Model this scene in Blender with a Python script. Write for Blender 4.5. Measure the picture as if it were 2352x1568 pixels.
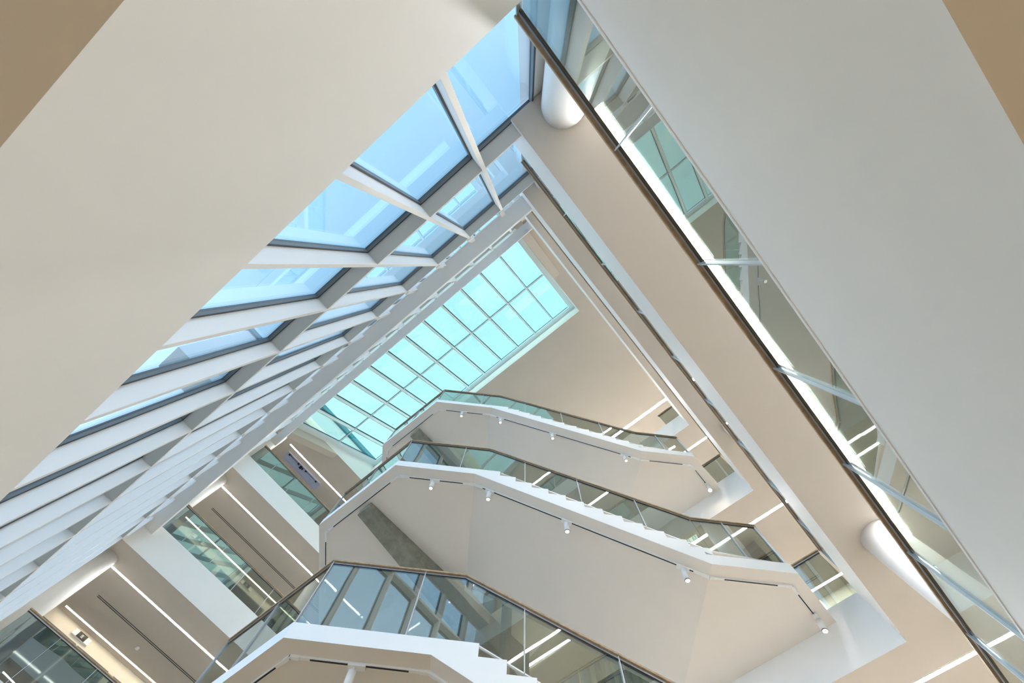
import bpy, math
from mathutils import Matrix, Vector

# ------------------------------------------------------------------ camera, sky, exposure
scene = bpy.context.scene
for o in list(bpy.data.objects):
    bpy.data.objects.remove(o)
ZC = 1.7                       # camera height above the ground floor; heights below are counted from it
ROT = ((0.63353585, -0.77296685, 0.03397922),
       (0.76315762, 0.61706002, -0.1919046),
       (0.12736868, 0.14750995, 0.98082518))
cam_data = bpy.data.cameras.new('camera')
cam_data.sensor_width = 36.0
cam_data.sensor_fit = 'HORIZONTAL'
cam_data.lens = 899.758 * 36.0 / 2352.0
cam_data.clip_start = 0.02
cam_data.clip_end = 500
cam = bpy.data.objects.new('camera', cam_data)
scene.collection.objects.link(cam)
m3 = Matrix((ROT[0], [-v for v in ROT[1]], [-v for v in ROT[2]])).transposed()
cam.matrix_world = Matrix.Translation((0, 0, ZC)) @ m3.to_4x4()
scene.camera = cam

world = bpy.data.worlds.new('sky')
scene.world = world
world.use_nodes = True
wn = world.node_tree.nodes
wl = world.node_tree.links
wn.clear()
w_out = wn.new('ShaderNodeOutputWorld')
w_bg = wn.new('ShaderNodeBackground')
w_tc = wn.new('ShaderNodeTexCoord')
w_sep = wn.new('ShaderNodeSeparateXYZ')
w_inv = wn.new('ShaderNodeMath')           # 1 - height above the horizon
w_inv.operation = 'SUBTRACT'
w_inv.use_clamp = True
w_inv.inputs[0].default_value = 1.0
w_pow = wn.new('ShaderNodeMath')
w_pow.operation = 'POWER'
w_pow.inputs[1].default_value = 1.7
w_mix = wn.new('ShaderNodeMix')
w_mix.data_type = 'RGBA'
w_mix.inputs[6].default_value = (0.30, 0.67, 1.0, 1)      # overhead
w_mix.inputs[7].default_value = (1.75, 2.40, 3.0, 1)     # hazy, brighter horizon
wl.new(w_tc.outputs['Generated'], w_sep.inputs[0])
wl.new(w_sep.outputs['Z'], w_inv.inputs[1])
wl.new(w_inv.outputs[0], w_pow.inputs[0])
wl.new(w_pow.outputs[0], w_mix.inputs[0])
wl.new(w_mix.outputs[2], w_bg.inputs['Color'])
w_bg.inputs['Strength'].default_value = 0.96
wl.new(w_bg.outputs[0], w_out.inputs[0])

vs = scene.view_settings
vs.view_transform = 'Standard'
vs.look = 'None'
vs.gamma = 1.0
vs.use_curve_mapping = False
vs.exposure = 0.86
cy = scene.cycles
cy.max_bounces = 14
cy.diffuse_bounces = 8
cy.glossy_bounces = 6
cy.transmission_bounces = 6
cy.transparent_max_bounces = 24
cy.sample_clamp_indirect = 8
cy.use_denoising = True
cy.caustics_reflective = False
cy.caustics_refractive = False

LED_POWER = 40.0

# ------------------------------------------------------------------ helpers
COL = scene.collection
MATS = {}


def principled(name, color, rough=0.5, metal=0.0, spec=0.5, noise=0.0, nscale=4.0, bump=0.0, bscale=60.0, coat=0.0):
    m = bpy.data.materials.new(name)
    m.use_nodes = True
    nt = m.node_tree
    b = nt.nodes['Principled BSDF']
    b.inputs['Base Color'].default_value = (*color, 1)
    b.inputs['Roughness'].default_value = rough
    b.inputs['Metallic'].default_value = metal
    b.inputs['Specular IOR Level'].default_value = spec
    b.inputs['Coat Weight'].default_value = coat
    if noise or bump:
        tc = nt.nodes.new('ShaderNodeTexCoord')
        geo = nt.nodes.new('ShaderNodeNewGeometry')
    if noise:
        n = nt.nodes.new('ShaderNodeTexNoise')
        n.inputs['Scale'].default_value = nscale
        n.inputs['Detail'].default_value = 6
        n.inputs['Roughness'].default_value = 0.65
        r = nt.nodes.new('ShaderNodeValToRGB')
        r.color_ramp.elements[0].position = 0.3
        r.color_ramp.elements[1].position = 0.7
        r.color_ramp.elements[0].color = (*[c * (1 - noise) for c in color], 1)
        r.color_ramp.elements[1].color = (*[min(1, c * (1 + noise)) for c in color], 1)
        nt.links.new(geo.outputs['Position'], n.inputs['Vector'])
        nt.links.new(n.outputs['Fac'], r.inputs[0])
        nt.links.new(r.outputs[0], b.inputs['Base Color'])
    if bump:
        n2 = nt.nodes.new('ShaderNodeTexNoise')
        n2.inputs['Scale'].default_value = bscale
        bp = nt.nodes.new('ShaderNodeBump')
        bp.inputs['Strength'].default_value = bump
        bp.inputs['Distance'].default_value = 0.01
        nt.links.new(geo.outputs['Position'], n2.inputs['Vector'])
        nt.links.new(n2.outputs['Fac'], bp.inputs['Height'])
        nt.links.new(bp.outputs[0], b.inputs['Normal'])
    MATS[name] = m
    return m


def glass(name, tint, f0, wave=0.0, rough=0.0):
    """thin sheet glass: straight-through tint plus a Schlick mirror term"""
    m = bpy.data.materials.new(name)
    m.use_nodes = True
    nt = m.node_tree
    nt.nodes.clear()
    out = nt.nodes.new('ShaderNodeOutputMaterial')
    mix = nt.nodes.new('ShaderNodeMixShader')
    tr = nt.nodes.new('ShaderNodeBsdfTransparent')
    tr.inputs[0].default_value = (*tint, 1)
    gl = nt.nodes.new('ShaderNodeBsdfGlossy')
    gl.inputs['Roughness'].default_value = rough
    gl.inputs['Color'].default_value = (0.97, 1.0, 0.99, 1)
    lw = nt.nodes.new('ShaderNodeLayerWeight')
    lw.inputs['Blend'].default_value = 0.5
    p = nt.nodes.new('ShaderNodeMath')
    p.operation = 'POWER'
    p.inputs[1].default_value = 5.0
    ma = nt.nodes.new('ShaderNodeMath')
    ma.operation = 'MULTIPLY_ADD'
    ma.inputs[1].default_value = 1 - f0
    ma.inputs[2].default_value = f0
    nt.links.new(lw.outputs['Facing'], p.inputs[0])
    nt.links.new(p.outputs[0], ma.inputs[0])
    nt.links.new(ma.outputs[0], mix.inputs[0])
    nt.links.new(tr.outputs[0], mix.inputs[1])
    nt.links.new(gl.outputs[0], mix.inputs[2])
    nt.links.new(mix.outputs[0], out.inputs[0])
    if wave:
        geo = nt.nodes.new('ShaderNodeNewGeometry')
        n = nt.nodes.new('ShaderNodeTexNoise')
        n.inputs['Scale'].default_value = 1.6
        n.inputs['Detail'].default_value = 0
        bp = nt.nodes.new('ShaderNodeBump')
        bp.inputs['Strength'].default_value = wave
        bp.inputs['Distance'].default_value = 0.02
        nt.links.new(geo.outputs['Position'], n.inputs['Vector'])
        nt.links.new(n.outputs['Fac'], bp.inputs['Height'])
        nt.links.new(bp.outputs[0], gl.inputs['Normal'])
    MATS[name] = m
    return m


def emission(name, color, power):
    m = bpy.data.materials.new(name)
    m.use_nodes = True
    b = m.node_tree.nodes['Principled BSDF']
    b.inputs['Base Color'].default_value = (0.8, 0.8, 0.8, 1)
    b.inputs['Emission Color'].default_value = (*color, 1)
    b.inputs['Emission Strength'].default_value = power
    MATS[name] = m
    return m


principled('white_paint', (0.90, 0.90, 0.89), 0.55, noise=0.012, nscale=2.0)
principled('soffit_shade_paint', (0.585, 0.535, 0.475), 0.7, noise=0.02, nscale=1.2)  # warm paint; shade and warm bounce of the undersides put into its colour
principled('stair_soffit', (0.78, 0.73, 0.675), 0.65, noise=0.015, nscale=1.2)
principled('metal_paint', (0.80, 0.81, 0.81), 0.45)
principled('cream_wall', (0.86, 0.80, 0.68), 0.7, noise=0.02)
principled('floor_stone', (0.74, 0.72, 0.69), 0.45, noise=0.06, nscale=3)
principled('floor_oak', (0.58, 0.515, 0.43), 0.45, noise=0.12, nscale=6)
principled('dark_frame', (0.012, 0.015, 0.02), 0.35)
principled('grey_frame', (0.17, 0.20, 0.22), 0.4)
principled('steel', (0.74, 0.76, 0.78), 0.38, metal=1.0)
principled('post_steel', (0.58, 0.61, 0.64), 0.5, metal=0.6)
principled('wood', (0.47, 0.33, 0.20), 0.45, noise=0.25, nscale=14)
principled('black', (0.01, 0.01, 0.011), 0.4)
principled('concrete', (0.25, 0.245, 0.195), 0.8, noise=0.28, nscale=5, bump=0.25, bscale=30)
principled('plastic_white', (0.86, 0.86, 0.85), 0.4)
principled('green_sign', (0.0, 0.20, 0.09), 0.4)
principled('partition_glass', (0.010, 0.035, 0.055), 0.06, spec=0.8)
principled('sky_frame', (0.80, 0.88, 0.91), 0.4)
principled('stair_white', (0.95, 0.95, 0.945), 0.5)
principled('ledge_shade_paint', (0.60, 0.60, 0.57), 0.6)  # grey stands for the shade on the downward faces of the ledges
principled('ground', (0.45, 0.45, 0.43), 0.9)
principled('penthouse', (0.36, 0.47, 0.52), 0.7)
principled('penthouse_coping', (0.02, 0.16, 0.22), 0.5)
glass('balustrade_glass', (0.59, 0.635, 0.60), 0.19, wave=0.06)
glass('facade_glass', (0.90, 0.885, 0.90), 0.09)
glass('roof_glass', (0.94, 0.935, 0.79), 0.05)
emission('led', (1.0, 0.985, 0.97), LED_POWER)
emission('lamp_lens', (1.0, 0.95, 0.88), 0.5)
emission('sign_white', (0.9, 1.0, 0.93), 1.3)
emission('sign_green', (0.0, 0.42, 0.18), 0.6)
emission('entrance_fill', (1.0, 0.82, 0.52), 36.0)  # for the added fill strips over the entrance
emission('led_wash', (1.0, 0.88, 0.70), 9.0)
emission('lamp_bright', (1.0, 0.78, 0.50), 60.0)


class MB:
    """collects convex pieces into one mesh; heights are given from the camera's eye"""

    def __init__(self):
        self.v = []
        self.f = []
        self.mi = []

    def poly(self, pts, mat=0):
        i = len(self.v)
        self.v += [tuple(p) for p in pts]
        self.f.append(tuple(range(i, i + len(pts))))
        self.mi.append(mat)

    def hexa(self, b, t, mats=(0, 0, 0)):
        """b, t: bottom / top rings of equal length (counter-clockwise seen from above); mats = bottom, side, top"""
        i = len(self.v)
        n = len(b)
        self.v += [tuple(p) for p in b] + [tuple(p) for p in t]
        self.f.append(tuple(i + k for k in reversed(range(n))))
        self.mi.append(mats[0])
        self.f.append(tuple(i + n + k for k in range(n)))
        self.mi.append(mats[2])
        for k in range(n):
            k2 = (k + 1) % n
            self.f.append((i + k, i + k2, i + n + k2, i + n + k))
            self.mi.append(mats[1])

    def box(self, x0, x1, y0, y1, z0, z1, mats=(0, 0, 0)):
        r = [(x0, y0), (x1, y0), (x1, y1), (x0, y1)]
        self.hexa([(*p, z0) for p in r], [(*p, z1) for p in r], mats)

    def bar(self, p, q, w, d, up=(0, 0, 1), off=(0, 0)):
        """bar from p to q; w across (horizontal), d along up; off shifts across / up"""
        p = Vector(p); q = Vector(q)
        t = (q - p).normalized()
        s = t.cross(Vector(up)).normalized()
        u = s.cross(t).normalized()
        c = s * off[0] + u * off[1]
        ring = [(-w / 2, -d / 2), (w / 2, -d / 2), (w / 2, d / 2), (-w / 2, d / 2)]
        a = [p + c + s * x + u * y for x, y in ring]
        b = [q + c + s * x + u * y for x, y in ring]
        i = len(self.v)
        self.v += [tuple(x) for x in a + b]
        self.f += [(i + 3, i + 2, i + 1, i), (i + 4, i + 5, i + 6, i + 7)]
        for k in range(4):
            k2 = (k + 1) % 4
            self.f.append((i + k, i + k2, i + 4 + k2, i + 4 + k))
        self.mi += [0] * 6

    def cyl(self, p, q, r, n=24, r2=None, mats=(0, 0, 0)):
        p = Vector(p); q = Vector(q)
        t = (q - p).normalized()
        s = t.orthogonal().normalized()
        u = t.cross(s)
        r2 = r if r2 is None else r2
        ring = [(math.cos(2 * math.pi * k / n), math.sin(2 * math.pi * k / n)) for k in range(n)]
        self.hexa([p + (s * c + u * d) * r for c, d in ring], [q + (s * c + u * d) * r2 for c, d in ring], mats)

    def build(self, name, mats, parent=None, smooth=False, bevel=0.0, loc=(0, 0, 0)):
        if isinstance(mats, str):
            mats = [mats]
        me = bpy.data.meshes.new(name)
        L = Vector(loc)
        me.from_pydata([(x - L.x, y - L.y, z + ZC - L.z) for x, y, z in self.v], [], self.f)
        for k, m in enumerate(mats):
            me.materials.append(MATS[m])
        for p, i in zip(me.polygons, self.mi):
            p.material_index = i
        me.validate()
        me.update()
        if smooth:
            for p in me.polygons:
                p.use_smooth = len(p.vertices) == 4
        o = bpy.data.objects.new(name, me)
        COL.objects.link(o)
        o.location = loc
        if parent is not None:
            o.parent = parent
            o.matrix_parent_inverse = Matrix.Translation(-parent.location)
        if bevel:
            b = o.modifiers.new('bevel', 'BEVEL')
            b.width = bevel
            b.segments = 2
            b.limit_method = 'ANGLE'
        return o


def tag(o, label=None, cat=None, group=None, kind=None):
    if label: o['label'] = label
    if cat: o['category'] = cat
    if group: o['group'] = group
    if kind: o['kind'] = kind
    return o


def empty(name, loc, **kw):
    o = bpy.data.objects.new(name, None)
    o.empty_display_size = 0.1
    COL.objects.link(o)
    o.location = (loc[0], loc[1], loc[2] + ZC)
    tag(o, **kw)
    return o


def structure(o, label=None):
    return tag(o, label, kind='structure')


# ------------------------------------------------------------------ the building's measures
A_G, A_F = -1.55, -1.325          # facade glass plane, front edge of the fins
A_E = 8.494                       # edge of the galleries at the far end (+A)
B_E = -1.0                        # edge of the near gallery (right in the photo)
B_N = 14.1                        # edge of the far gallery (lower left)
A_W, B_S, B_W = 12.5, -4.6, 17.6  # back walls
BOT = {1: 0.957, 2: 5.46, 3: 9.765, 4: 14.08}
TOP = {1: 2.205, 2: 6.43, 3: 10.74, 4: 15.05}
CEIL = 18.4
INSET = 0.12
RAIL = {k: TOP[k] + 1.15 for k in TOP}

# ------------------------------------------------------------------ floors, walls, ceiling
mb = MB()
mb.box(-6, A_W, B_S, B_W, -ZC - 0.3, -ZC)
structure(mb.build('floor', 'floor_oak'))
mb = MB()
mb.box(-80, 90, -80, 95, -ZC - 0.6, -ZC - 0.32)
structure(mb.build('ground_outside', 'ground'))

SM = (0, 1, 2)
for k in (1, 2, 3, 4):
    z0, z1 = BOT[k], TOP[k]
    be = B_E if k < 4 else -1.04
    mb = MB()
    # the slab around the void is one U (ring on the first floor): laid as quads that share edges
    a0 = A_G + 0.01
    xs = [-6.0 if k == 1 else a0, -1.0 if k == 1 else a0, A_E, A_W]
    ys = [B_S, be, B_N, B_W]
    outer = [(xs[0], ys[0]), (xs[3], ys[0]), (xs[3], ys[3]), (xs[0], ys[3])]
    if k == 1:
        inner = [(xs[1], ys[1]), (xs[2], ys[1]), (xs[2], ys[2]), (xs[1], ys[2])]
        for z, rev, mi in ((z0, True, 0), (z1, False, 2)):
            for e in range(4):
                q = [outer[e], outer[(e + 1) % 4], inner[(e + 1) % 4], inner[e]]
                pts = [(*p, z) for p in q]
                mb.poly(pts[::-1] if rev else pts, mi)
        for e in range(4):
            p, q = inner[e], inner[(e + 1) % 4]
            mb.poly([(*p, z0), (*p, z1), (*q, z1), (*q, z0)][::1], 1)
            p, q = outer[e], outer[(e + 1) % 4]
            mb.poly([(*p, z0), (*q, z0), (*q, z1), (*p, z1)], 1)
    else:
        ring = [(a0, B_S), (A_W, B_S), (A_W, B_W), (a0, B_W), (a0, B_N), (A_E, B_N), (A_E, be), (a0, be)]
        mb.hexa([(*p, z0) for p in ring], [(*p, z1) for p in ring], SM)
    o = mb.build('floor_%d' % k, ['soffit_shade_paint', 'white_paint', 'floor_stone'])
    structure(o, ['wide grey-white edge of the lowest slab round the void', 'white slab edge of the second gallery',
                  'white slab edge of the third gallery', 'thin white slab edge of the top gallery'][k - 1])

mb = MB(); mb.box(-0.99, A_E - 0.01, B_E + 0.001, B_E + 0.007, TOP[1] - 0.014, TOP[1] + 0.006)
structure(mb.build('trim_0', 'white_paint'), 'thin edge profile along the top of the lowest slab edge at the right')
ROOF = 18.9
mb = MB(); mb.box(-6, A_W + 0.3, B_S - 0.3, B_S, -ZC, ROOF); structure(mb.build('wall_south', 'white_paint'))
mb = MB(); mb.box(A_W, A_W + 0.3, B_S, B_W, -ZC, ROOF); structure(mb.build('wall_east', 'cream_wall'))
mb = MB(); mb.box(-6, A_W + 0.3, B_W, B_W + 0.3, -ZC, ROOF); structure(mb.build('wall_north', 'cream_wall'))
# facade wall beside and above the glazing
mb = MB()
mb.box(A_G - 0.25, A_G, B_S, -1.36, TOP[1], ROOF)
mb.box(A_G - 0.25, A_G, 13.66, B_W, TOP[1], ROOF)
mb.box(A_G - 0.25, A_G, -1.36, 13.66, 16.5, ROOF)
structure(mb.build('wall_west', 'white_paint'))

# flat roof ceiling with the opening for the lantern
OA0, OA1, OB0, OB1 = -1.42, 3.25, -0.61, 13.54
mb = MB()
outer = [(A_G, B_S), (A_W, B_S), (A_W, B_W), (A_G, B_W)]
inner = [(OA0, OB0), (OA1, OB0), (OA1, OB1), (OA0, OB1)]
for z, rev, mi in ((CEIL, True, 0), (ROOF, False, 1)):
    for e in range(4):
        pts = [(*p, z) for p in (outer[e], outer[(e + 1) % 4], inner[(e + 1) % 4], inner[e])]
        mb.poly(pts[::-1] if rev else pts, mi)
for e in range(4):
    p, q = inner[e], inner[(e + 1) % 4]
    mb.poly([(*p, CEIL), (*p, ROOF), (*q, ROOF), (*q, CEIL)], 1)
structure(mb.build('ceiling', ['soffit_shade_paint', 'white_paint']))


# ------------------------------------------------------------------ lantern skylight (sloping, rises away from the facade)
def hg(a): return 18.32 + 0.56 * a     # glass plane
def hs(a): return 17.66 + 0.56 * a     # underside of the upstand


mb = MB()
AX = (CEIL - 17.66) / 0.56
W_ = 0.36
for (b0, b1) in ((OB0 - W_, OB0), (OB1, OB1 + W_)):       # sloping side boxes
    mb.hexa([(OA0 - 0.1, b0, hs(OA0 - 0.1)), (AX, b0, CEIL), (AX, b1, CEIL), (OA0 - 0.1, b1, hs(OA0 - 0.1))],
            [(OA0 - 0.1, b0, CEIL - 0.001), (AX, b0, CEIL + 0.001), (AX, b1, CEIL + 0.001), (OA0 - 0.1, b1, CEIL - 0.001)], (1, 1, 1))
T = 0.12
AC = (ROOF - 18.32) / 0.56
for (b0, b1) in ((OB0 - T, OB0), (OB1, OB1 + T)):          # triangular cheeks above the roof
    mb.hexa([(AC, b0, ROOF), (OA1, b0, ROOF), (OA1, b1, ROOF), (AC, b1, ROOF)],
            [(AC, b0, ROOF + 0.002), (OA1, b0, hg(OA1)), (OA1, b1, hg(OA1)), (AC, b1, ROOF + 0.002)])
mb.box(OA1, OA1 + T, OB0 - T, OB1 + T, ROOF, hg(OA1) + 0.05)
mb.box(OA0 - 0.12, OA0, OB0, OB1, hs(OA0) - 0.05, CEIL)
structure(mb.build('trim_1', ['white_paint', 'soffit_shade_paint']), 'white upstand lining of the sloping roof lantern')

mull_b = [-0.36] + [0.664 + 1.1405 * i for i in range(11)] + [13.24]
A_LO, A_MID, A_HI = OA0, 0.89, 3.03
lantern = empty('window_1', (0, 0, 18.5), label='sloping roof lantern glazed with two rows of pale turquoise panes', kind='structure')
for b in mull_b[1:-1]:
    fr = MB()
    fr.bar((A_LO, b, hg(A_LO)), (A_HI, b, hg(A_HI)), 0.05, 0.24, off=(0, -0.13))
    fr.build('glazing_bar', 'sky_frame', lantern)
fr = MB()
fr.bar((A_MID, mull_b[0], hg(A_MID)), (A_MID, mull_b[-1], hg(A_MID)), 0.05, 0.18, off=(0, -0.10))
fr.build('transom', 'sky_frame', lantern)
edge = MB()
edge.hexa([(A_LO, OB0, hg(A_LO) - 0.13), (OA1, OB0, hg(OA1) - 0.13), (OA1, mull_b[0], hg(OA1) - 0.13), (A_LO, mull_b[0], hg(A_LO) - 0.13)],
          [(A_LO, OB0, hg(A_LO)), (OA1, OB0, hg(OA1)), (OA1, mull_b[0], hg(OA1)), (A_LO, mull_b[0], hg(A_LO))])
edge.hexa([(A_LO, mull_b[-1], hg(A_LO) - 0.13), (OA1, mull_b[-1], hg(OA1) - 0.13), (OA1, OB1, hg(OA1) - 0.13), (A_LO, OB1, hg(A_LO) - 0.13)],
          [(A_LO, mull_b[-1], hg(A_LO)), (OA1, mull_b[-1], hg(OA1)), (OA1, OB1, hg(OA1)), (A_LO, OB1, hg(A_LO))])
edge.hexa([(A_HI, mull_b[0], hg(A_HI) - 0.13), (OA1, mull_b[0], hg(OA1) - 0.13), (OA1, mull_b[-1], hg(OA1) - 0.13), (A_HI, mull_b[-1], hg(A_HI) - 0.13)],
          [(A_HI, mull_b[0], hg(A_HI)), (OA1, mull_b[0], hg(OA1)), (OA1, mull_b[-1], hg(OA1)), (A_HI, mull_b[-1], hg(A_HI))])
edge.build('edge_frame', 'sky_frame', lantern)
for j in range(12):
    b0, b1 = mull_b[j], mull_b[j + 1]
    for r, (a0, a1) in enumerate(((A_LO, A_MID), (A_MID, A_HI))):
        p = MB()
        x0, x1, y0, y1 = a0 + 0.03, a1 - 0.03, b0 + 0.03, b1 - 0.03
        p.hexa([(x0, y0, hg(x0) - 0.012), (x1, y0, hg(x1) - 0.012), (x1, y1, hg(x1) - 0.012), (x0, y1, hg(x0) - 0.012)],
               [(x0, y0, hg(x0) + 0.012), (x1, y0, hg(x1) + 0.012), (x1, y1, hg(x1) + 0.012), (x0, y1, hg(x0) + 0.012)])
        pane = p.build('pane', 'roof_glass', lantern)
        g = MB()                                            # dark gasket along the high side and one long side of each pane
        g.bar((x1 - 0.012, y0, hg(x1) - 0.03), (x1 - 0.012, y1, hg(x1) - 0.03), 0.024, 0.035)
        g.bar((x0, y1 - 0.012, hg(x0) - 0.03), (x1, y1 - 0.012, hg(x1) - 0.03), 0.024, 0.035)
        g.build('gasket', 'dark_frame', pane)

# what stands on the roof beyond the lantern
mb = MB()
mb.box(-8, 3.6, 16.2, 17.8, ROOF, 24.0)
pent = structure(mb.build('roof_penthouse', 'penthouse'), 'pale roof structure seen through the end panes of the lantern')
mb = MB()
mb.box(-8.1, 3.7, 16.05, 17.9, 24.0, 24.35)
mb.build('coping', 'penthouse_coping', pent)

# ------------------------------------------------------------------ facade: fins, ledges, windows
FIN0, FINS, NF = -0.36, 0.999, 15
fin_b = [FIN0 + FINS * i for i in range(NF)]
HEAD = {1: 5.55, 2: 9.45, 3: 13.75, 4: 16.5}
SILL = {1: TOP[1], 2: HEAD[1] + 0.07, 3: HEAD[2] + 0.07, 4: HEAD[3] + 0.07}
fin0 = None
for i, b in enumerate(fin_b):
    mb = MB()
    mb.box(A_G + 0.02, A_F, b - 0.031, b + 0.031, TOP[1] + 0.002, 16.45)
    o = mb.build('trim_%d' % (i + 2), 'white_paint', bevel=0.004)
    structure(o, 'tall white fin standing in from the glazed facade')
    br = MB()
    br.box(A_F + 0.001, A_F + 0.03, b - 0.031, b + 0.085, 9.56, 10.388)
    br.build('bracket', 'plastic_white', o)
    br = MB()
    br.box(A_F + 0.001, A_F + 0.03, b - 0.031, b + 0.085, 15.7, 16.44)
    br.build('bracket', 'plastic_white', o)
bays = list(zip([-1.36] + [b + 0.031 for b in fin_b], [b - 0.031 for b in fin_b] + [13.66]))
n_led = 0
for k in (1, 2, 3):
    for (b0, b1) in bays:
        mb = MB()
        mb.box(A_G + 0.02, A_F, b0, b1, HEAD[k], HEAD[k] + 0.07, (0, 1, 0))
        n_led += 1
        structure(mb.build('trim_%d' % (NF + 1 + n_led), ['ledge_shade_paint', 'white_paint']), 'flat ledge with shade-grey underside between two facade fins')
wn_i = 1
frame_mesh = {}
for k in (1, 2, 3, 4):
    for j, (b0, b1) in enumerate(bays):
        wn_i += 1
        w = empty('window_%d' % wn_i, (A_G, (b0 + b1) / 2, SILL[k]), kind='structure')
        h0, h1 = SILL[k], HEAD[k]
        fw = 0.022
        f = MB()
        a0, a1 = A_G - 0.045, A_G + 0.02
        f.box(a0, a1, b0, b0 + fw, h0, h1)
        f.box(a0, a1, b1 - fw, b1, h0, h1)
        f.box(a0, a1, b0 + fw, b1 - fw, h0, h0 + fw)
        f.box(a0, a1, b0 + fw, b1 - fw, h1 - fw, h1)
        f.build('window_frame', 'grey_frame', w)
        g = MB()
        g.box(a1, a1 + 0.006, b0, b0 + 0.021, h0, h1)
        g.box(a1, a1 + 0.006, b1 - 0.021, b1, h0, h1)
        g.box(a1, a1 + 0.006, b0 + 0.021, b1 - 0.021, h1 - 0.021, h1)
        g.build('gasket', 'dark_frame', w)
        p = MB()
        p.box(A_G - 0.034, A_G - 0.018, b0 + fw, b1 - fw, h0 + fw, h1 - fw)
        p.build('pane', 'facade_glass', w)

# ground floor glazing (gives the entrance level its daylight)
for j in range(10):
    b0 = B_S + 0.1 + j * 2.2
    wn_i += 1
    w = empty('window_%d' % wn_i, (-6, b0 + 1.1, -ZC), kind='structure')
    f = MB()
    f.box(-6.1, -6, b0, b0 + 0.08, -ZC, BOT[1]); f.box(-6.1, -6, b0 + 2.12, b0 + 2.2, -ZC, BOT[1])
    f.build('window_frame', 'grey_frame', w)
    p = MB(); p.box(-6.06, -6.03, b0 + 0.08, b0 + 2.12, -ZC, BOT[1]); p.build('pane', 'facade_glass', w)

# ------------------------------------------------------------------ long beams in front of the facade
mb = MB(); mb.box(-1.37, -0.985, B_E - 0.02, B_N, 10.39, 10.80)
bm1 = tag(mb.build('edge_beam', 'metal_paint', bevel=0.006), 'long grey box beam running along the tops of the facade fins', 'beam', 'long facade beams')
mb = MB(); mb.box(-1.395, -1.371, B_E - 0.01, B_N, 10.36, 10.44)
mb.build('edge_angle', 'stair_white', bm1)  # thin edge strip, painted whiter than the beam to read as lit
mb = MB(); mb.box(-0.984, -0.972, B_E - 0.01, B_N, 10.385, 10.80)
mb.build('lit_face_strip', 'stair_white', bm1)  # whiter layer over the void-side face, its light put into the colour
mb = MB(); mb.box(-1.295, -0.946, -1.3, B_N, 16.46, 16.8)
tag(mb.build('edge_beam', 'metal_paint', bevel=0.006), 'upper grey beam along the low edge of the roof lantern', 'beam', 'long facade beams')

# ------------------------------------------------------------------ round columns
PLACES = {(-1.24, -1.62): 'beside the glazed facade in the right-hand gallery',
          (6.55, -1.62): 'standing in the middle of the right-hand gallery',
          (-1.24, 14.9): 'at the facade end of the gallery, lower left'}
LEVELS = {1: 'lowest open storey', 2: 'second storey', 3: 'third storey', 4: 'top storey'}
for (a, b), where in PLACES.items():
    for k in (1, 2, 3, 4):
        z1 = BOT[k + 1] if k < 4 else CEIL
        mb = MB()
        mb.cyl((a, b, TOP[k]), (a, b, z1), 0.285, 48)
        tag(mb.build('round_column', 'white_paint', smooth=True),
            'white round column %s, %s' % (where, LEVELS[k]), 'column', 'white round columns')


# ------------------------------------------------------------------ glass balustrades
def posts_between(t0, t1, step, start):
    out = []
    t = start
    while t < t1 - 0.05:
        if t > t0 + 0.05:
            out.append(t)
        t += step
    return out


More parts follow.
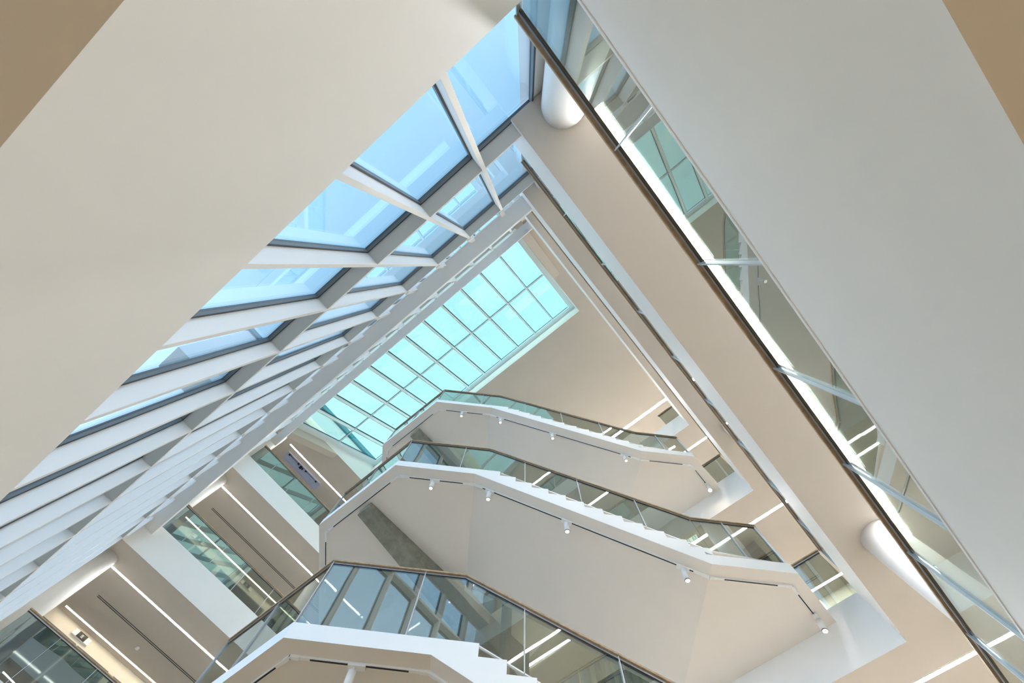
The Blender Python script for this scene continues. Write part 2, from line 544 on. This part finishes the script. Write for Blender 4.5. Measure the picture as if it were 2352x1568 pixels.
def balustrade(label, group, pts, cuts, side, bottoms=None, end_posts=(True, True), corners=(), sgn=1, root=None):
    """pts: rail centre line [(a,b,h_rail,h_foot)...]; cuts: per segment list of post positions 0..1; side = unit vector towards the void"""
    base = pts[0]
    if root is None:
        root = empty('glass_balustrade', (base[0], base[1], base[3]), label=label, cat='balustrade', group=group)
    rail, chan, gask = MB(), MB(), MB()
    for i in range(len(pts) - 1):
        p, q = pts[i], pts[i + 1]
        P, Q = Vector(p[:3]), Vector(q[:3])
        t = (Q - P).normalized()
        ext = t * 0.012
        rail.bar(P - ext, Q + ext, 0.066, 0.030, off=(-0.012 * sgn, -0.015))
        chan.bar(P - ext * 0.6, Q + ext * 0.6, 0.034, 0.026, off=(0.002 * sgn, -0.043))
        gask.bar(P, Q, 0.024, 0.016, off=(0.004 * sgn, -0.064))
    rail.build('handrail', 'wood', root, bevel=0.006)
    chan.build('rail_channel', 'steel', root)
    gask.build('gasket', 'black', root)
    for i in range(len(pts) - 1):
        p, q = pts[i], pts[i + 1]
        T = Vector((q[0] - p[0], q[1] - p[1], 0)).normalized()
        N = Vector((T.y, -T.x, 0))
        stations = [0.0] + list(cuts[i]) + [1.0]

        def at(s):
            return [p[c] + (q[c] - p[c]) * s for c in range(4)]
        show = [(s, True) for s in cuts[i]]
        if i == 0 and end_posts[0]: show.append((0.0, True))
        if i == len(pts) - 2 and end_posts[1]: show.append((1.0, True))
        if i in corners: show.append((0.0, True))
        for s, c in show:
            x = at(s)
            m = MB()
            c0 = Vector((x[0], x[1], 0))
            r = [c0 + T * a + N * b for a, b in ((-0.006, -0.03), (0.006, -0.03), (0.006, 0.03), (-0.006, 0.03))]
            m.hexa([(v.x, v.y, x[3]) for v in r], [(v.x, v.y, x[2] - 0.03) for v in r])
            m.build('post', 'post_steel', root)
        for s0, s1 in zip(stations[:-1], stations[1:]):
            x, y = at(s0), at(s1)
            g0 = 0.0 if (s0 == 0.0 and i > 0 and i not in corners) else 0.012
            g1 = 0.0 if (s1 == 1.0 and i < len(pts) - 2 and (i + 1) not in corners) else 0.012
            P = Vector((x[0], x[1], 0)) + T * g0
            Q = Vector((y[0], y[1], 0)) - T * g1
            m = MB()
            d = N * 0.006
            m.hexa([(*(P - d).xy, x[3] + 0.015), (*(Q - d).xy, y[3] + 0.015), (*(Q + d).xy, y[3] + 0.015), (*(P + d).xy, x[3] + 0.015)][::1],
                   [(*(P - d).xy, x[2] - 0.06), (*(Q - d).xy, y[2] - 0.06), (*(Q + d).xy, y[2] - 0.06), (*(P + d).xy, x[2] - 0.06)][::1])
            m.build('glass_panel', 'balustrade_glass', root)
        sh = MB()
        sh.bar((p[0], p[1], p[3] + 0.008), (q[0], q[1], q[3] + 0.008), 0.03, 0.016)
        sh.build('base_shoe', 'steel', root)
    return root


ORD = {1: 'first', 2: 'second', 3: 'third', 4: 'top'}
B_R = B_E - INSET
A_R = A_E + INSET
B_L = B_N + INSET
P0, PS = -0.24, 1.132
for k in (1, 2, 3, 4):
    z, h = TOP[k], RAIL[k]
    br = B_R if k < 4 else -1.16
    a0 = -1.46
    cuts = [(t - a0) / (A_R - a0) for t in posts_between(a0, A_R, PS, P0)]
    balustrade('straight glass balustrade on the %s gallery at the right, parallel to the long slab edge' % ORD[k], 'gallery balustrades',
               [(a0, br, h, z), (A_R, br, h, z)], [cuts], (0, 1), end_posts=(True, True))
    y0, y1 = br, -0.40
    balustrade('short glass balustrade on the %s gallery between the corner and the stair landing' % ORD[k], 'gallery balustrades',
               [(A_R, y0 + 0.07, h, z), (A_R, y1, h, z)], [[]], (-1, 0), end_posts=(False, False))
    y0, y1 = 3.3, B_L
    cuts = [(t - y0) / (y1 - y0) for t in posts_between(y0, y1, PS, y0 + 1.0)]
    balustrade('glass balustrade on the %s gallery at the far end behind the stair' % ORD[k], 'gallery balustrades',
               [(A_R, y0, h, z), (A_R, y1 - 0.07, h, z)], [cuts], (-1, 0), end_posts=(True, False))
    a0 = -1.22
    cuts = [(t - a0) / (A_R - a0) for t in posts_between(a0, A_R, 1.13, -0.225)]
    balustrade('glass balustrade on the %s gallery at the lower left with thin steel posts' % ORD[k], 'gallery balustrades',
               [(a0, B_L, h, z), (A_R, B_L, h, z)], [cuts], (0, -1), end_posts=(False, True), sgn=-1)

# ------------------------------------------------------------------ stairs (45 degrees in plan): coordinates s = A+B, d = B-A
def sd(s, d): return ((s - d) / 2, (s + d) / 2)


S0 = 6.862
W_F = 3.0 * math.sqrt(2)
S1 = S0 + W_F
STOREY = 4.3075
RISE = 0.17575
GO = 0.3706 * math.sqrt(2)         # one tread measured in d
D_TOP, D_BOT = 0.949, -5.429       # soffit folds
N1_D = 0.125                       # first nosing
SR0, SR1 = 11.85, 15.9             # return flight


def stair(idx):
    dz = (idx - 2) * STOREY
    hl, hu = 6.42 + dz, 8.53 + dz                    # lower and upper landing tops
    sl, su = 6.179 + dz, 8.31 + dz                   # their soffits
    root = empty('staircase', (A_E, 0, TOP[idx]),
                 label=['lowest white staircase with stepped edge, bottom of the picture', 'middle white staircase with stepped edge and concrete beam beneath',
                        'topmost white staircase with stepped edge below the roof lantern'][idx - 1], cat='staircase', group='stacked white staircases')
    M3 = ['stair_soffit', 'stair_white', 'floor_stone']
    # lower landing
    c3 = sd(S0, D_BOT)
    ring = [(A_E - 0.002, -0.36), (A_E - 0.002, c3[1] + (A_E - c3[0])), c3, (7.221, -0.36)]
    ring = [ring[0], ring[1], ring[2], ring[3]]
    mb = MB(); mb.hexa([(*p, sl) for p in ring], [(*p, hl) for p in ring], SM)
    mb.build('lower_landing', M3, root)
    # upper landing
    c2 = sd(S0, D_TOP); c1 = (1.64, S0 - 1.64); c0 = (1.64, 1.64 + 6.125)
    e0 = sd(SR1, 6.125); e1 = sd(SR1, D_TOP)
    ring = [c1, c2, e1, e0, c0]
    mb = MB(); mb.hexa([(*p, su) for p in ring], [(*p, hu) for p in ring], SM)
    mb.build('upper_landing', M3, root)
    # flight slab under the steps (inner corners sit on its upper face)
    slope = (su - sl) / (D_TOP - D_BOT)
    def soff(d): return sl + (d - D_BOT) * slope
    def back(d): return hu - RISE - (N1_D - d) / GO * RISE     # line through the inner corners
    fl = MB()
    ds = [D_TOP, N1_D, D_BOT]
    for da, db in ((D_TOP, N1_D), (N1_D, D_BOT)):
        ta, tb = (hu if da == D_TOP else back(da)), back(db)
        if da == D_TOP: tb = hu
        pts_b = [(*sd(S0, da), soff(da)), (*sd(S0, db), soff(db)), (*sd(S1, db), soff(db)), (*sd(S1, da), soff(da))]
        pts_t = [(*sd(S0, da), ta), (*sd(S0, db), tb), (*sd(S1, db), tb), (*sd(S1, da), ta)]
        fl.hexa(pts_b, pts_t, SM)
    fl.build('flight', M3, root)
    for i in range(11):
        d0 = N1_D - i * GO
        d1 = d0 - GO
        z1 = hu - RISE * (i + 1)
        lo0, lo1 = back(d0) - 0.0005, back(d1)
        if d1 < D_BOT:
            pass
        st = MB()
        lo1 = max(min(lo1, z1 - 0.001), soff(D_BOT))
        st.hexa([(*sd(S0, d0), lo0 - 0.001), (*sd(S0, d1), lo1 - 0.001), (*sd(S1, d1), lo1 - 0.001), (*sd(S1, d0), lo0 - 0.001)],
                [(*sd(S0, d0), z1), (*sd(S0, d1), z1), (*sd(S1, d1), z1), (*sd(S1, d0), z1)], SM)
        st.build('step', ['stair_white', 'stair_white', 'floor_stone'], root)
    # return flight to the next gallery (behind, mostly hidden)
    fl2 = MB()
    up = TOP[idx + 1] - 0.01
    dA = D_TOP
    dB = -5.1
    def edge_d(s): return s - 2 * (A_E - 0.002)                 # d where A reaches the gallery edge
    dB0, dB1 = edge_d(SR0), edge_d(SR1)
    def up_h(d): return min(up, hu + (D_TOP - d) / (D_TOP + 5.0) * (up - hu))
    ring = [sd(SR0, dA), sd(SR0, dB0), sd(SR1, max(dB1, dB0)), sd(SR1, dA)]
    dd = [dA, dB0, dB1, dA]
    ring = [sd(SR0, dA), sd(SR0, dB0), sd(SR1, dB1), sd(SR1, dA)]
    fl2.hexa([(*p, up_h(d) - 0.42) for p, d in zip(ring, dd)], [(*p, up_h(d) - 0.1) for p, d in zip(ring, dd)], SM)
    fl2.build('return_flight', M3, root)
    nst = 12
    for i in range(nst):
        d0 = D_TOP - i * (D_TOP + 5.0) / nst
        d1 = D_TOP - (i + 1) * (D_TOP + 5.0) / nst
        z1 = hu + (up - hu) * (i + 1) / nst
        smax = min(SR1, d1 + 2 * (A_E - 0.002))
        if smax <= SR0 + 0.2:
            continue
        st = MB()
        q = [sd(SR0, d0), sd(SR0, d1), sd(smax, d1), sd(smax, d0)]
        st.hexa([(*p, z1 - RISE - 0.1) for p in q], [(*p, z1) for p in q], SM)
        st.build('step', ['stair_white', 'stair_white', 'floor_stone'], root)

    # balustrade along the void
    e = 0.035
    rp = [(1.64 + e, 7.72, hu + 1.11, hu), (1.64 + e, S0 + 0.05 - 1.64 - e, hu + 1.11, hu)]
    s_ = S0 + 0.05
    k1 = sd(s_, 0.584); k2 = sd(s_, -5.66)
    kd = 0.2
    rise_r = (hu - hl) / (0.584 + 5.66)
    rp.append((*k1, hu + 1.11, hu))
    rp.append((*sd(s_, kd), hu + 1.11 - (0.584 - kd) * rise_r, hu))
    rp.append((*k2, hl + 1.11, hl + 0.13))
    rp.append((7.221 + 0.01, -0.36 + 0.06, hl + 1.11, hl + 0.002))
    rp.append((A_R - 0.06, -0.36 + 0.06, hl + 1.11, hl + 0.002))
    cuts = [[0.5], [(3.48 - 1.47) / (3.48 - 0.584)], [], [(kd - t) / (kd + 5.66) for t in (-0.71, -2.45, -4.16)], [0.48], []]
    balustrade(None, None, rp, cuts, None, end_posts=(True, False), corners=(1, 5), sgn=-1, root=root)

    # track for the spotlights, set in the soffit
    ins = 0.25
    tr = [(7.0 + 1.42, -0.36 + ins - 0.06, sl), None]
    s2 = S0 + ins * math.sqrt(2) + 0.02
    a2 = 1.64 + ins
    p_end = (sd(S0, 6.125)[0] + 1.6, 0)
    c0i = (a2, a2 + 6.125 - ins * 1.414 + 0.1)
    pts = [(c0i[0] + 1.2, c0i[1] + 1.2, su), (*c0i, su), (a2, s2 - a2, su), (*sd(s2, D_TOP), su), (*sd(s2, D_BOT), sl),
           (s2 + 0.13, -0.13, sl), (A_E - 0.12, -0.13, sl)]
    trk = empty('track_rail', (a2, s2 - a2, su), label='white spotlight track with black slot under the %s staircase' % ['lowest', 'middle', 'topmost'][idx - 1],
                cat='light track', group='spotlight tracks')
    zo = -0.012
    for p, q in zip(pts[:-1], pts[1:]):
        P, Q = Vector(p), Vector(q)
        t = (Q - P).normalized()
        L = (Q - P).length
        m = MB(); m.bar(P, Q, 0.042, 0.024, off=(0, zo)); m.build('rail', 'plastic_white', trk)
        g = min(0.26, L * 0.2)
        m = MB(); m.bar(P + t * g, Q - t * g, 0.020, 0.006, off=(0, zo - 0.0152)); m.build('slot', 'black', trk)
        for end, sgn in ((P, 1), (Q, -1)):
            m = MB(); m.bar(end, end + t * sgn * 0.12, 0.05, 0.032, off=(0, zo - 0.004)); m.build('connector', 'plastic_white', trk)
    # spotlights
    spots = [('landing', (2.50, s2 - 2.50, su), t_dir(pts[2], pts[3]), (-0.05, 0.02)),
             ('flight', (*sd(s2, 0.37), su + (0.37 - D_TOP) * slope), t_dir(pts[3], pts[4]), (-0.05, 0.02)),
             ('flight', (*sd(s2, -2.0), su + (-2.0 - D_TOP) * slope), t_dir(pts[3], pts[4]), (-0.05, 0.02)),
             ('flight', (*sd(s2, -4.87), su + (-4.87 - D_TOP) * slope), t_dir(pts[3], pts[4]), (-0.05, 0.02)),
             ('end', (8.17, -0.13, sl), Vector((1, 0, 0)), (0.0, 0.0))]
    names = ['first', 'second', 'third', 'fourth', 'last']
    for j, (where, p, t, tilt) in enumerate(spots):
        P = Vector(p)
        sp = empty('track_spotlight', p, label='white cylinder spotlight, %s from the left under the %s staircase' % (names[j] if j < 4 else 'last', ['lowest', 'middle', 'topmost'][idx - 1]),
                   cat='spotlight', group='track spotlights')
        m = MB(); m.bar(P - t * 0.11, P + t * 0.11, 0.080, 0.034, off=(0, -0.041)); m.build('adapter', 'plastic_white', sp)
        c = P + t * (-0.03) + Vector((0, 0, -0.055))
        m = MB(); m.cyl(c, c + Vector((0, 0, -0.055)), 0.012, 12); m.build('stem', 'plastic_white', sp)
        ax = Vector((0.10, 0.10, -1)).normalized() if j < 4 else Vector((-0.12, 0.15, -1)).normalized()
        top = c + Vector((0, 0, -0.045))
        m = MB(); m.cyl(top, top + ax * 0.21, 0.052, 24); body = m.build('body', 'plastic_white', sp, smooth=True)
        m = MB(); m.cyl(top + ax * 0.205, top + ax * 0.214, 0.0525, 24); m.build('rim', 'black', body)
        lit = 'lamp_bright' if (idx == 3 and j == 4) else 'lamp_lens'
        m = MB(); m.cyl(top + ax * 0.21, top + ax * 0.217, 0.046, 24); m.build('lens', lit, body)

    # tapering concrete beam under the upper landing
    mb = MB()
    x0, x1 = 1.985, 7.6
    zt0, zt1 = su - 0.17, su - 0.90
    b0, b1 = 6.33, 6.02
    c0_, c1_ = 6.70, 6.58
    mb.hexa([(x0, b0, zt0), (x1, b1, zt1), (x1, c1_, zt1), (x0, c0_, zt0)],
            [(x0, b0, su - 0.002), (x1, b1, su - 0.002), (x1, c1_, su - 0.002), (x0, c0_, su - 0.002)])
    tag(mb.build('concrete_beam', 'concrete', bevel=0.008), 'tapering grey concrete beam carrying the landing of the %s staircase' % ['lowest', 'middle', 'topmost'][idx - 1], 'beam', 'concrete landing beams')


def t_dir(p, q):
    return (Vector(q) - Vector(p)).normalized()


for i in (1, 2, 3):
    stair(i)

# slim concrete column in the well between the two flights
mb = MB()
mb.box(5.94, 6.12, 5.36, 5.54, -ZC, CEIL)
tag(mb.build('concrete_column', 'concrete', bevel=0.01), 'slim concrete column rising behind the lowest staircase', 'column')


# ------------------------------------------------------------------ ceiling lights, air slots
def led(label, p0, p1, z, w=0.06, mat='led'):
    x0, x1 = sorted((p0[0], p1[0])); y0, y1 = sorted((p0[1], p1[1]))
    if x1 - x0 < y1 - y0:
        x0 -= w / 2; x1 += w / 2
    else:
        y0 -= w / 2; y1 += w / 2
    root = empty('linear_light', ((x0 + x1) / 2, (y0 + y1) / 2, z), label=label, cat='ceiling light', group='linear ceiling lights')
    m = MB(); m.box(x0, x1, y0, y1, z - 0.013, z - 0.003); m.build('diffuser', mat, root)
    m = MB(); e = 0.008
    m.box(x0 - e, x1 + e, y0 - e, y0, z - 0.011, z - 0.001); m.box(x0 - e, x1 + e, y1, y1 + e, z - 0.011, z - 0.001)
    m.box(x0 - e, x0, y0, y1, z - 0.011, z - 0.001); m.box(x1, x1 + e, y0, y1, z - 0.011, z - 0.001)
    m.build('housing', 'plastic_white', root)
    return root


SOFF = {2: BOT[2], 3: BOT[3], 4: BOT[4], 5: CEIL}
NM = {2: 'lowest ceiling', 3: 'ceiling of the second storey', 4: 'ceiling of the third storey', 5: 'top ceiling'}
for k in (3, 4, 5):
    led('warm ceiling strip light nearer the void, %s at lower left' % NM[k], (-0.94 if k < 5 else -0.62, 15.07), (9.6, 15.07), SOFF[k])
for k in (3, 4):
    led('warm ceiling strip light along the wall, %s at lower left' % NM[k], (-0.95, 17.33), (9.6, 17.33), SOFF[k], mat='led_wash')
for k in (2, 3, 4, 5):
    led('ceiling strip light over the lower-right gallery near its edge, %s' % NM[k], (9.3, -2.42), (9.3, 13.2), SOFF[k], 0.075 if k < 5 else 0.12)
    led('ceiling strip light over the lower-right gallery by the back wall, %s' % NM[k], (12.11, -1.56), (12.11, 13.2), SOFF[k], 0.075)
for k in (2, 3, 4, 5):
    led('broad ceiling strip light over the right-hand gallery behind the glass, %s' % NM[k], (-0.95, -1.94), (7.1, -1.94), SOFF[k], 0.11 if k == 2 else 0.075)
led('added unseen fill strip in the entrance ceiling below the facade', (-3.4, -4.0), (-3.4, 16.5), BOT[1], mat='entrance_fill')  # added out of view to warm and brighten the entrance ceiling
led('added unseen fill strip in the entrance ceiling beside the long slab edge', (-1.0, -2.9), (8.0, -2.9), BOT[1], mat='entrance_fill')  # second added fill, also out of view


def slots(label, p0, p1, z):
    x0, x1 = sorted((p0[0], p1[0])); y0, y1 = sorted((p0[1], p1[1]))
    root = empty('slot_diffuser', ((x0 + x1) / 2, (y0 + y1) / 2, z), label=label, cat='air vent', group='linear air slots')
    for s in (-0.035, 0.035):
        m = MB()
        if x1 > x0: m.box(x0, x1, y0 + s - 0.010, y0 + s + 0.010, z - 0.006, z)
        else: m.box(x0 + s - 0.010, x0 + s + 0.010, y0, y1, z - 0.006, z)
        m.build('slot', 'black', root)


slots('twin black air slot in the second storey ceiling, lower left', (-0.57, 16.24), (9.6, 16.24), BOT[3])
slots('twin black air slot in the third storey ceiling, lower left', (-0.53, 16.16), (9.6, 16.16), BOT[4])
slots('short twin black air slot in the lower-right gallery ceiling by the corner', (11.8, -0.98), (11.8, 4.0), BOT[3])

m = MB(); m.cyl((1.45, 16.72, BOT[3] - 0.05), (1.45, 16.72, BOT[3]), 0.05, 20, r2=0.06)
tag(m.build('smoke_detector', 'plastic_white', smooth=True), 'small white smoke detector on the second storey ceiling, lower left', 'detector')

# ------------------------------------------------------------------ glazed partitions in the far wall, lower left
for k in (2, 3, 4):
    z0 = TOP[k]
    z1 = (BOT[k + 1] if k < 4 else CEIL) - 0.36
    for j, (a0, a1) in enumerate(((-1.5, 0.15), (0.2, 1.42), (1.62, 4.13), (4.3, 6.4), (6.6, 9.0))):
        wn_i += 1
        w = empty('window_%d' % wn_i, ((a0 + a1) / 2, B_W - 0.03, z0), kind='structure')
        p = MB(); p.box(a0 + 0.04, a1 - 0.04, B_W - 0.03, B_W - 0.001, z0 + 0.08, z1 - 0.04); p.build('pane', 'partition_glass', w)
        f = MB()
        f.box(a0, a0 + 0.04, B_W - 0.045, B_W - 0.001, z0, z1); f.box(a1 - 0.04, a1, B_W - 0.045, B_W - 0.001, z0, z1)
        f.box(a0 + 0.04, a1 - 0.04, B_W - 0.045, B_W - 0.001, z0, z0 + 0.08); f.box(a0 + 0.04, a1 - 0.04, B_W - 0.045, B_W - 0.001, z1 - 0.04, z1)
        f.build('window_frame', 'grey_frame', w)


def wall_sign(label, a, z, ):
    root = empty('wall_sign', (a, B_W - 0.03, z), label=label, cat='sign', group='white signs with dark panel')
    m = MB(); m.box(a - 0.30, a + 0.30, B_W - 0.05, B_W - 0.001, z - 0.08, z + 0.08); m.build('plate', 'plastic_white', root, bevel=0.005)
    m = MB(); m.box(a - 0.15, a + 0.15, B_W - 0.06, B_W - 0.0505, z - 0.075, z + 0.075); d = m.build('display', 'black', root)
    m = MB()
    for s in (-0.03, 0.0, 0.03):
        m.box(a - 0.035, a + 0.035, B_W - 0.0625, B_W - 0.0605, z + s - 0.006, z + s + 0.006)
    m.build('display_marks', 'plastic_white', d)


wall_sign('white wall sign with dark panel high on the second storey wall, bottom left', 0.08, 9.60)
wall_sign('white wall sign with dark panel on the third storey wall nearest the facade', 0.12, 13.96)
wall_sign('white wall sign with dark panel on the third storey wall nearer the stair', 2.87, 13.95)

# ------------------------------------------------------------------ roof hatch in the top ceiling
root = empty('roof_hatch', (0.8, 15.65, CEIL), label='lilac roof hatch with black catches in the top ceiling, left of the lantern', cat='roof hatch')
principled('hatch_panel', (0.42, 0.50, 0.70), 0.35)
principled('hatch_frame', (0.50, 0.50, 0.62), 0.4)
m = MB()
m.box(-0.41, 2.01, 15.38, 15.43, CEIL - 0.05, CEIL); m.box(-0.41, 2.01, 15.86, 15.91, CEIL - 0.05, CEIL)
m.box(-0.41, -0.36, 15.43, 15.86, CEIL - 0.05, CEIL); m.box(1.96, 2.01, 15.43, 15.86, CEIL - 0.05, CEIL)
m.box(-0.36, 1.96, 15.66, 15.69, CEIL - 0.035, CEIL)
m.build('frame', 'hatch_frame', root)
m = MB(); m.box(-0.36, 1.96, 15.43, 15.86, CEIL - 0.015, CEIL - 0.001); m.build('panel', 'hatch_panel', root)
for a in (-0.24, 0.42, 0.95, 1.70):
    m = MB(); m.box(a - 0.05, a + 0.05, 15.46, 15.53, CEIL - 0.06, CEIL - 0.015); m.build('catch', 'black', root)
m = MB(); m.box(0.56, 0.68, 15.47, 15.62, CEIL - 0.07, CEIL - 0.015); m.box(0.70, 0.78, 15.50, 15.58, CEIL - 0.07, CEIL - 0.015); m.build('actuator', 'black', root)
for a0, a1 in ((-0.19, 0.37), (1.0, 1.65)):
    m = MB(); m.box(a0, a1, 15.485, 15.497, CEIL - 0.04, CEIL - 0.028); m.build('rod', 'black', root)

# ------------------------------------------------------------------ exit sign and loudspeaker under the third gallery
root = empty('exit_sign', (A_E + 0.1, 1.10, BOT[3]), label='small green and white emergency exit sign hanging below the third gallery', cat='sign')
m = MB(); m.box(A_E + 0.09, A_E + 0.12, 0.95, 1.27, 9.515, 9.685); m.build('plate', 'sign_white', root)
m = MB(); m.box(A_E + 0.085, A_E + 0.0899, 0.97, 1.09, 9.530, 9.670); g1 = m.build('pictogram_field', 'sign_green', root)
m = MB(); m.box(A_E + 0.085, A_E + 0.0899, 1.17, 1.25, 9.530, 9.670); g2 = m.build('arrow_field', 'sign_green', root)
m = MB()
xf = A_E + 0.0845
m.box(xf - 0.002, xf, 1.020, 1.040, 9.635, 9.655); m.box(xf - 0.002, xf, 1.015, 1.045, 9.585, 9.630)
m.bar((xf - 0.001, 1.02, 9.585), (xf - 0.001, 0.99, 9.545), 0.002, 0.014, up=(0, 0.5, 1)); m.bar((xf - 0.001, 1.04, 9.585), (xf - 0.001, 1.06, 9.540), 0.002, 0.014, up=(0, 0.5, 1))
m.build('running_figure', 'sign_white', g1)
m = MB(); m.box(xf - 0.002, xf, 1.20, 1.22, 9.555, 9.645); m.build('arrow', 'sign_white', g2)
m = MB(); m.cyl((A_E + 0.105, 1.0, 9.685), (A_E + 0.105, 1.0, BOT[3]), 0.005, 8); m.cyl((A_E + 0.105, 1.2, 9.685), (A_E + 0.105, 1.2, BOT[3]), 0.005, 8)
m.build('hanger', 'steel', root)

root = empty('loudspeaker', (9.9, 0.05, BOT[3]), label='black wedge loudspeaker hung from the lower-right gallery ceiling beside the middle staircase', cat='loudspeaker')
m = MB()
m.hexa([(9.62, -0.18, 9.38), (10.2, -0.22, 9.32), (10.2, 0.27, 9.32), (9.72, 0.27, 9.38)], [(9.68, -0.18, 9.68), (10.2, -0.22, 9.68), (10.2, 0.27, 9.68), (9.76, 0.27, 9.68)])
m.build('cabinet', 'black', root, bevel=0.01)
m = MB(); m.box(9.85, 9.95, 0.0, 0.1, 9.68, BOT[3]); m.build('bracket', 'black', root)
